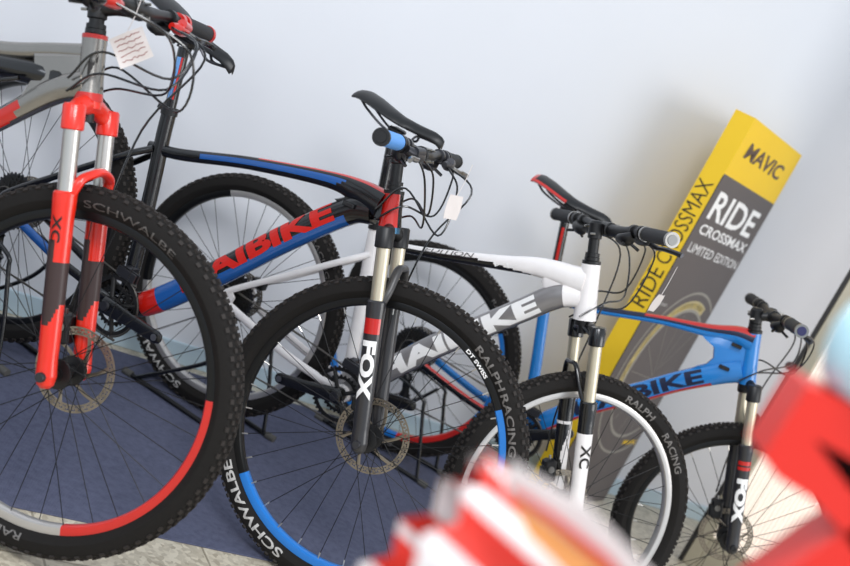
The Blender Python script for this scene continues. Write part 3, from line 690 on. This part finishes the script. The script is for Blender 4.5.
A = dict(fmats=[SILV, RED, SATIN], ht=(.517, .632), tt=[(.33, .345), (.5, .405), (.718, .480), (.82, .527), (.89, .556)], tth=[.015, .016, .0165, .0155, .018],
    ttm=lambda x, z, s, c: 1 if .5 < x < .725 and s < .5 else 0,
    dt=[(.44, -.05), (.62, .17), (.78, .362), (.861, .462), (.92, .505)], dth=[.025, .024, .021, .026, .03], dtm=lambda x, z, s, c: 1 if (x < .815-.02*s and -.35 < s < .85) else 0,
    st=[(.44, -.05), (.36, .26), (.32, .40)], clamp=(.26, .62), sst=(.345, .34), htm=lambda s, c, n: 1 if s < .1 else 0,
    gusset=[(.79, .510), (.90, .562), (.935, .50), (.87, .465), (.80, .395), (.81, .47)], sm=lambda x, q: 0, cm=lambda x, q, s=0: 0,
    saddle=((.12, .67), (.39, .67)), sadmats=[SATIN, RED], sadm=lambda t, s, c: 1 if t > .93 else 0,
    frim=[(-62, 20, RIMR), (-125, -62, RIMS)], ftext=[('SCHWALBE', 108, .21, .014, mat('dim_print', '55514e', .6), .0), ('RALPH', -48-28, .10, .014, TXTG, .01), ],
    frot=.085, sl=.345, crown='arch', crownm=REDF, stanm=CHROME, archm=REDF, lmats=[REDF, BROWN, BLACK],
    lm=lambda s, c, n, q: (1 if (.10 < s < .215 and (s-.10) > abs(n+.2)*.05-.02) or (.215 <= s < .25 and n < .0) else 0),
    legtext=[('XC', .25, .05, .018, TXTK, .02, -1)],
    spacerm=RED, cupm=REDF, barm=SATIN, gripm=(GRIP, GRIP), gripend=mat('grey_cap', '8a8a88', .5), gripclamp=RED, leverm=RED, bladem=BLACK,
    crank=.1, cables=cables_std(loops=((-.15, .06, .12), (.15, .04, .10), (-.1, .09, .2), (.1, .05, .05))), extra=extraA)
# head tube decals on A are added after building
BB_ = dict(fmats=[BLACK, BLUE, RED, DKRED], ht=(.490, .565), ex=.8, tt=[(.31, .318), (.40, .340), (.59, .412), (.80, .476), (.89, .488), (.955, .487)], tth=[.014, .015, .016, .020, .03, .036],
    ttm=lambda x, z, s, c: (2 if (x > .62 and s < -.74) else (1 if (.46 < x < .84-.03*s and -.48 <= s < .12) else 0)),
    dt=[(.432, -.07), (.512, -.013), (.650, .150), (.765, .300), (.882, .434), (.94, .465)], dth=[.032, .032, .032, .032, .032, .03],
    dtm=lambda x, z, s, c: (2 if .49 < x < .53 else (1 if .53 <= x < .585 else (1 if (s > .30 and x >= .585 and x < .88) else 0))),
    st=[(.432, -.07), (.375, .19), (.335, .35), (.320, .42)], sst=(.335, .325), clamp=(.284, .585), htm=lambda s, c, n: 2 if (n < .9 and .05 < s) else 0,
    gusset=[(.84, .49), (.95, .51), (.98, .46), (.90, .43), (.84, .445), (.868, .467)],
    sm=lambda x, q: 0, cm=lambda x, q, s=0: 1 if (x < .2 and q < 0) else 0, poststripe=[(mat('chrome_blue', '7fb0e8', .15, .8), -.35, .45), (RED, .5, .8)],
    saddle=((.165, .655), (.438, .605)), sadmats=[SATIN, RED, BLUE], sadm=lambda t, s, c: 1 if t > .96 else (2 if (s < .2 and t < .35) else 0),
    text=[('dt', 'HAIBIKE', .575, .455, .050, .011, TXTR, .045, .0)], ports=[(.89, .455, -.033)],
    frim=[(-108, -168+360-360, RIMBL), (192, 255, RIMBL), (-28, 28, RIMBL)], ftext=[('SCHWALBE', 262, .26, .020, TXTL, .02), ('RALPH', 68, .11, .018, TXTG, .02), ('RACING', 48, .14, .018, TXTG, .02)],
    fnip=True, rimtext=[('DT SWISS', 70, .075, .009, TXTW)], frot=.09, sl=.325, crown='flat', crownm=SATIN, stanm=GOLD, archm=mat('dark_arch', '3c3a3a', .35), lmats=[mat('fork_black', '2b2a2c', .3, coat=.3), BROWN],
    lm=lambda s, c, n, q: 0, legtext=[('FOX', .10, .135, .034, TXTW, .05, -1)], legpatch=[(.25, .285, RED)],
    spacerm=SATIN, cupm=mat('teal_cup', '2b5a78', .3, .5), gripm=(BGRIP, GRIP), gripend=SATIN, shiftm=GREYM, leverm=GREYM, bladem=STEEL,
    crank=.05, cables=cables_std(loops=((-.16, -.02, .12), (.16, .0, .05), (-.1, -.01, .05), (.12, .02, .16))), collar=SATIN)
BB_['frim'] = [(225, 300, RIMBL), (14, 42, RIMBL)]
CC = dict(fmats=[WHITE, GREYP, BLACK], ht=(.488, .632), tt=[(.325, .355), (.43, .385), (.56, .434), (.67, .478), (.765, .516), (.88, .54)], tth=[.0125, .0125, .016, .02, .026, .034],
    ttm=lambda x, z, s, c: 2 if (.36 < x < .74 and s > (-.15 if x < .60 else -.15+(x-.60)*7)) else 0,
    dt=[(.432, -.064), (.50, .034), (.598, .178), (.695, .300), (.765, .388), (.834, .472), (.89, .50)], dth=[.030, .032, .033, .032, .032, .033, .028],
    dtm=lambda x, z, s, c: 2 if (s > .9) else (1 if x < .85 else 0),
    st=[(.432, -.064), (.322, .31), (.300, .39)], clamp=(.236, .625), sst=(.33, .32), htm=lambda s, c, n: 0,
    gusset=[(.765, .51), (.86, .572), (.92, .49), (.85, .45), (.805, .45)], sm=lambda x, q: 0, cm=lambda x, q, s=0: 1 if x > .1 and q < 0 and False else 0,
    saddle=((.100, .690), (.371, .686)), sadmats=[SATIN, BLACK], sadm=lambda t, s, c: 0,
    text=[('dt', 'HAIBIKE', .497, .50, .050, .0, TXTW, .05, 0), ('tt', 'EDITION', .45, .14, .012, .010, TXTG, .01, .2), ('tt', 'VV', .64, .07, .014, -.004, TXTW, .0, .3)],
    frimb=RIMS, rrimb=RIMS, rrim=[(118, 200, RIMB)], rtext=[('SCHWALBE', 265, .235, .019, TXTL, .02), ('RACING', 60, .12, .015, TXTG, .0)],
    ftext=[('RALPH', 84, .10, .018, TXTG, .02), ('RACING', 56, .12, .018, TXTG, .02)],
    frot=.08, sl=.29, crown='flat', lv=.035, hr=(.030, .0245), crownm=BLACK, stanm=GOLD, archside=-1, archr=.007, archm=BLACK, lmats=[WHITE, BLACK, GREYP],
    lm=lambda s, c, n, q: 1 if (s > .205 or s < -.0) or (q > 0 and (.06 < s < .2) and n < .4*sin(s*40)) else 0, legtext=[('XC', .12, .06, .028, TXTK, .02, -1)],
    gripm=(GRIP, GRIP), gripend=mat('grey_cap', '8a8a88', .5), gripclamp=STEEL, capm=GREYM,
    crank=pi-.0-.02, cables=cables_std(loops=((-.16, .04, .12), (.16, .05, .06), (-.1, .03, .02))))
CC['crank'] = math.atan2(-.106+.057, .235-.428)
DD = dict(fmats=[BLUEB, RED, TXTN, BLACK], ht=(.476, .629), ex=.85, tt=[(.31, .365), (.47, .416), (.64, .480), (.78, .523), (.86, .553), (.91, .56)], tth=[.0125, .0125, .0135, .02, .028, .034],
    ttm=lambda x, z, s, c: (1 if (x > .60 and s < -.35) else (2 if s < -.0 and x < .95 and (x < .60 or s < -.1) else 0)),
    dt=[(.435, -.05), (.55, .105), (.703, .264), (.78, .345), (.87, .428), (.925, .47)], dth=[.03, .031, .031, .031, .034, .036],
    dtm=lambda x, z, s, c: 1 if (s > .62 and x < .85) else 0,
    st=[(.435, -.05), (.385, .13), (.312, .34), (.300, .41)], clamp=(.238, .63), sst=(.32, .33), htm=lambda s, c, n: 1 if n < -.75 and s < .4 else 0,
    gusset=[(.815, .495), (.77, .505), (.87, .575), (.925, .53), (.955, .46), (.88, .43), (.79, .395), (.82, .425), (.832, .46)], sm=lambda x, q: 0, cm=lambda x, q, s=0: ((1 if s > .45 else 3) if q < 0 else 0),
    saddle=((.101, .684), (.373, .675)), sadmats=[SATIN, RED], sadm=lambda t, s, c: 1 if ((t < .42 and s < .35) or t < .04) else 0, poststripe=[(RED, -.3, .3)],
    text=[('dt', 'HAIBIKE', .535, .41, .042, .004, TXTN, .035, 0)], ports=[(.875, .53, -.034), (.875, .455, -.034)],
    rrim=[(-75, -20, RIMR), (200, 285, RIMBL), (-18, 40, RIMBL)], frim=[], fnip=True, rnip=False, rtext=[('SCHWALBE', 285, .235, .018, TXTG, .02), ('RACING', 60, .12, .015, TXTG, .0)],
    ftext=[('RACING RALPH', 92, .22, .015, TXTG, .01)],
    frot=.082, sl=.31, crown='flat', crownm=SATIN, stanm=GOLD, archm=SATIN, lmats=[mat('fork_black', '2b2a2c', .3), WHITE],
    lm=lambda s, c, n, q: 0, legtext=[('FOX', .075, .135, .034, TXTW, .07, -1)], legpatch=[(.235, .245, RED), (.25, .262, RED)],
    gripm=(GRIP, GRIP), gripend=mat('navy_cap', '2a2a55', .4), gripclamp=STEEL, capm=SATIN,
    crank=.6, cables=cables_std(loops=((-.16, .05, .10), (.16, .05, .05), (-.1, .04, .14))))
bikes = []
for P, C, lab in ((PA, A, 'silver mountain bike with bright red suspension fork, nearest the camera at the left edge'),
               (PB, BB_, 'black mountain bike with blue grips and large red lettering on its down tube'),
               (PC, CC, 'white and grey mountain bike with white lettering on its down tube and silver rims'),
               (PD, DD, 'bright blue mountain bike with red top tube stripe and black and red saddle')):
    r = bicycle('mountain_bike', P, C); tag(r[0], lab, 'bicycle', 'mountain bikes parked in a row'); bikes.append(r)

# head tube decals of the silver bike
bike, T, FT, barp, mm = bikes[0]; fr = next(o for o in bike.children if o.name.startswith('frame'))
def htdecal(poly, m, name='head_tube_decal', r=.0242, parent=fr):
    t = MB(); vs = []
    n = len(poly)
    for (a, s_) in poly: vs.append(FT_unst(a, s_, r))
    t.add(vs, [tuple(range(n))]); t.build(name, m, parent, False)
def FT_unst(a, s_, r): 
    O_ = bikes[0][2](0, 0, 0); return O_+AX*s_+FX*(r*sin(a))+V((0, -r*cos(a), 0))
for k in range(6):
    a0 = .25+.12*k; htdecal([(a0, .555+.008*k), (a0+.13, .56+.008*k), (a0+.13, .60-.002*k), (a0, .585-.0*k)], TXTK)
for k in range(4):
    a0 = .6+.12*k; htdecal([(a0, .527), (a0+.13, .527), (a0+.13, .552), (a0, .552)], RED)

# ------------------------------------------------------------------ stands under the rear wheels
def stand(bk, R, lab):
    bike, T, FT, barp, mm = bk
    o = bpy.data.objects.new('bicycle_stand', None); COL.objects.link(o)
    mw_ = mm.copy(); foot0 = mm @ V((.1, 0, 0)); o.location = (foot0.x, foot0.y, 0)
    Wm = lambda u, q, z: (mm @ V((u, q, z))) - o.location
    def ground(p): return V((p.x, p.y, .012))
    for q in (-.1, .1):
        t = MB(); a = Wm(.0, q*.85, R-.05); f_ = ground(Wm(.225, q, .02)); b_ = ground(Wm(-.13, q, .02))
        tube(t, [Wm(-.022, q*.8, R-.006), Wm(-.018, q*.82, R-.03), Wm(.0, q*.85, R-.075), Wm(.06, q*.92, R-.085), Wm(.125, q, R-.10), Wm(.14, q, R-.13), Wm(.19, q, R-.25), f_], .006, 12, 0, 5)
        t.build('support_tube', BLACK, o)
        t = MB(); tube(t, [Wm(.105, q, R-.11), Wm(.04, q, .16), b_], .006, 12, 0, 5); t.build('support_tube', BLACK, o)
        t = MB(); tube(t, [ground(Wm(.25, q, 0)), ground(Wm(-.16, q, 0))], .007, 10); t.build('base_rail', SATIN, o)
        for u in (.25, -.16):
            t = MB(); c = ground(Wm(u, q, 0)); d2 = (ground(Wm(1, q, 0))-ground(Wm(0, q, 0))).normalized(); tube(t, [c-d2*.015, c+d2*.015], .011, 12); t.build('rubber_foot', mat('grey_rubber', '55534f', .7), o)
    t = MB(); tube(t, [ground(Wm(-.13, -.1, 0)), ground(Wm(-.13, .1, 0))], .006, 10); t.build('cross_bar', BLACK, o)
    tag(o, lab, 'stand', 'bicycle stands')
stand(bikes[1], PB[9], 'black tubular stand holding the rear wheel of the black and blue bike')
stand(bikes[2], PC[9], 'black tubular stand holding the rear wheel of the white bike')
stand(bikes[3], PD[9], 'black tubular stand holding the rear wheel of the blue bike')

# ------------------------------------------------------------------ paper tags hanging from the bars
def papertag(c, ex, ey, w_, h_, lab, scr=True):
    ex = V(ex).normalized(); ey = V(ey); ey = (ey-ex*ey.dot(ex)).normalized(); nrm = ex.cross(ey); c = V(c)
    t = MB(); n = 8; vs = []
    for k in (0, 1):
        for j in range(n+1):
            for i in range(n+1):
                x_, y_ = i/n-.5, j/n-.5; vs.append(ex*w_*x_+ey*h_*y_+nrm*(.006*sin(x_*3+y_*2)+k*.0006))
    fs = []; m_ = (n+1)
    for k in (0, 1):
        for j in range(n):
            for i in range(n): a = k*m_*m_+j*m_+i; fs.append((a, a+1, a+m_+1, a+m_))
    for i in range(n):
        for (a, b_) in ((i, i+1), (n*m_+i, n*m_+i+1), (i*m_, (i+1)*m_), (i*m_+n, (i+1)*m_+n)): fs.append((a, b_, b_+m_*m_, a+m_*m_))
    t.add(vs, fs); o = t.build('paper_tag', PAPER); o.location = c
    if scr:
        t = MB(); rnd = random.Random(3)
        for r_ in range(5):
            y_ = .36-.17*r_; pts = [ex*w_*(-.38+.76*i/14)+ey*h_*(y_+rnd.uniform(-.035, .035))+nrm*(.006*sin((-.38+.76*i/14)*3+y_*2)+.0012) for i in range(15)]
            tube(t, pts, .0007, 4)
        t.build('handwriting', INK, o)
    t = MB(); tube(t, [ey*h_*.47, ey*h_*.5+UP*.03+ex*.004, ey*h_*.5+UP*.075], .0008, 5, 0, 4); t.build('tag_string', PAPER, o)
    tag(o, lab, 'tag')
mA, mB_, mC = bikes[0][4], bikes[1][4], bikes[2][4]
papertag(mA @ (bikes[0][1](1.005, .612, -.06)), (.66, .1, .72), (-.72, 0, .66), .066, .056, 'white handwritten paper tag hanging under the handlebar of the silver and red bike')
papertag(mB_ @ (bikes[1][1](1.125, .570, -.04)), (.5, .8, .1), (-.2, 0, 1), .04, .055, 'white paper tag hanging beside the head tube of the black bike', False)
papertag(mC @ (bikes[2][1](1.075, .60, -.12)), (.35, .9, .1), (.1, 0, 1), .03, .05, 'small white paper tag hanging from the right grip of the white bike', False)

# ------------------------------------------------------------------ things close to the camera
cr_red = mat('bag_red', 'd22a1a', .6, noise=.04); cr_wh = mat('bag_white', 'dcd6d4', .6, noise=.02); pal = mat('bag_cream_flap', 'd2c8c4', .6, noise=.2, scale=12); org = mat('bag_orange', 'e89a58', .6)
tb = bpy.data.objects.new('side_table', None); COL.objects.link(tb); tb.location = (.40, .60, 0)
twd = mat('light_wood', 'c9b79a', .5, noise=.1)
mb = MB(); box(mb, (0, 0, .72), (.34, .205, .015), bev=.004); mb.build('table_top', twd, tb, False)
for sx_ in (-1, 1):
    for sy_ in (-1, 1):
        mb = MB(); loft(mb, [V((sx_*.31, sy_*.175, .71)), V((sx_*.31, sy_*.175, .0))], [.018, .013], n=12); mb.build('leg', twd, tb)
tag(tb, 'light wooden side table standing under the red striped paper bag', 'table')
# striped paper bag lying on its side, pleated mouth to the left
mb = MB(); axb = V((.95, -.04, -.26)).normalized(); sb = V((0, 1, 0)); sb = (sb-axb*axb.dot(sb)).normalized(); ub = sb.cross(axb)*-1
if ub.z < 0: ub = -ub
c0 = V((.067, .672, .927)); NB = 84; LB = [0, .006, .04, .08, .12, .15, .175, .18]
vs = []
for j, l in enumerate(LB):
    for k in range(NB):
        a = 2*pi*k/NB; f_ = abs(((k*14/NB*2) % 2)-1); wob = .005*f_
        R1 = .086+.004*sin(3*a)+wob*(1-l/.3); R2 = .052+.006*sin(2*a+1)+wob*(1-l/.3)
        tp = 1+.10*(l/.18) if j < 7 else .6
        off = (-.012*f_ if j == 0 else 0)
        vs.append(c0+axb*(l+off)+ub*R1*sin(a)*tp+sb*R2*cos(a)*tp)
fs = []; ms = []
for j in range(len(LB)-1):
    for k in range(NB):
        fs.append((j*NB+k, j*NB+(k+1) % NB, (j+1)*NB+(k+1) % NB, (j+1)*NB+k)); ms.append(int((k+1)/4) % 2)
fs.append(tuple((len(LB)-1)*NB+k for k in range(NB))); ms.append(1)
mb.add(vs, fs, ms); bag = mb.build('paper_bag', [cr_red, cr_wh])
mb = MB()   # folded flap along the top, salmon printed
fl = [V((.0775, .61, 1.043)), V((.095, .61, 1.042)), V((.1275, .61, 1.041)), V((.185, .61, 1.021)), V((.24, .61, .99)), V((.22, .61, .96)), V((.165, .61, 1.0)), V((.13, .61, 1.012)), V((.10, .61, 1.02)), V((.083, .61, 1.026))]
prism(mb, fl, (0, .004, 0), 0); fo = mb.build('folded_flap', [pal])
mb = MB(); prism(mb, [V((.088, .6075, 1.026)), V((.115, .6075, 1.022)), V((.15, .6075, 1.016)), V((.20, .6075, .994)), V((.185, .6075, .975)), V((.14, .6075, 1.001)), V((.105, .6075, 1.012))], (0, .002, 0)); fp = mb.build('printed_patch', org)
mb = MB(); prism(mb, [V((.085, .606, 1.032)), V((.115, .606, 1.029)), V((.15, .606, 1.022)), V((.205, .606, .998)), V((.205, .606, .993)), V((.15, .606, 1.017)), V((.115, .606, 1.025)), V((.086, .606, 1.029))], (0, .002, 0)); fq = mb.build('red_printed_line', cr_red)
for o in (fo, fp, fq): o.parent = bag; o.location = (.008, 0, -.009)
tag(bag, 'blurred red and white striped paper bag close to the camera at the bottom', 'bag')
# red plastic bin with a hand slot
rp_ = mat('red_plastic', 'd92a1c', .38, noise=.02); pk = mat('pink_plastic', 'e0657a', .4, noise=.02); sl_ = mat('slot_shade_dark', '2a0f0c', .7)
k_ = .92
def sc_(x, z): return V((x*k_, .736, CAMZ+(z-CAMZ)*k_))
bn = bpy.data.objects.new('plastic_bin', None); COL.objects.link(bn); bn.location = (.40, .76, .735)
off_ = -V(bn.location)
def outl(pts, hole=None): return [sc_(*p)+off_ for p in pts]
mb = MB()
# upper band split around the slot so the slot is a real opening
prism(mb, outl([(0.267, 1.128), (0.266, 1.103), (0.290, 1.097), (0.326, 1.097), (0.380, 1.090), (0.500, 1.090), (0.500, 1.143), (0.340, 1.135)]), (0, .05, 0))
prism(mb, outl([(0.266, 1.103), (0.265, 1.070), (0.282, 1.061), (0.310, 1.059), (0.335, 1.051), (0.360, 1.038), (0.500, 1.023), (0.500, 1.067), (0.380, 1.067), (0.331, 1.077), (0.290, 1.097)]), (0, .05, 0))
prism(mb, outl([(0.380, 1.090), (0.380, 1.067), (0.500, 1.067), (0.500, 1.090)]), (0, .05, 0))
mb.build('handle_band', rp_, bn, False)
mb = MB(); box(mb, sc_(.342, 1.083)+off_+V((0, .048, 0)), (.04, .002, .016)); mb.build('slot_shade_sheet', sl_, bn, False)  # dark sheet behind the slot, painted as the shade inside it
mb = MB()
prism(mb, outl([(0.500, 1.030), (0.390, 1.060), (0.368, 1.088), (0.352, 1.066), (0.333, 1.030), (0.315, 0.985), (0.292, 0.920), (0.292, 0.700), (0.500, 0.700)]), (0, .05, 0)); mb.build('bin_body', rp_, bn, False)
mb = MB(); prism(mb, [p+V((0, -.004, 0)) for p in outl([(0.500, 1.030), (0.400, 1.050), (0.378, 1.062), (0.358, 1.020), (0.342, 0.980), (0.325, 0.900), (0.325, 0.700), (0.500, 0.700)])], (0, .006, 0)); mb.build('pink_panel', pk, bn, False)
tag(bn, 'blurred red plastic bin with dark hand slot and pink panel at the right edge', 'bin')
mb = MB(); lathe(mb, [(0, 0), (.024, 0), (.032, .006), (.039, .022), (.041, .04), (.038, .056), (.028, .066), (0, .068)], 40)
cup = mb.build('drinking_cup', mat('pale_cyan_plastic', 'b4dbe6', .35, noise=.02)); cup.location = (.290, .760, 1.137); cup.rotation_euler = (pi/2, 0, 0)
tag(cup, 'blurred pale cyan and white plastic cup standing on the red bin', 'cup')
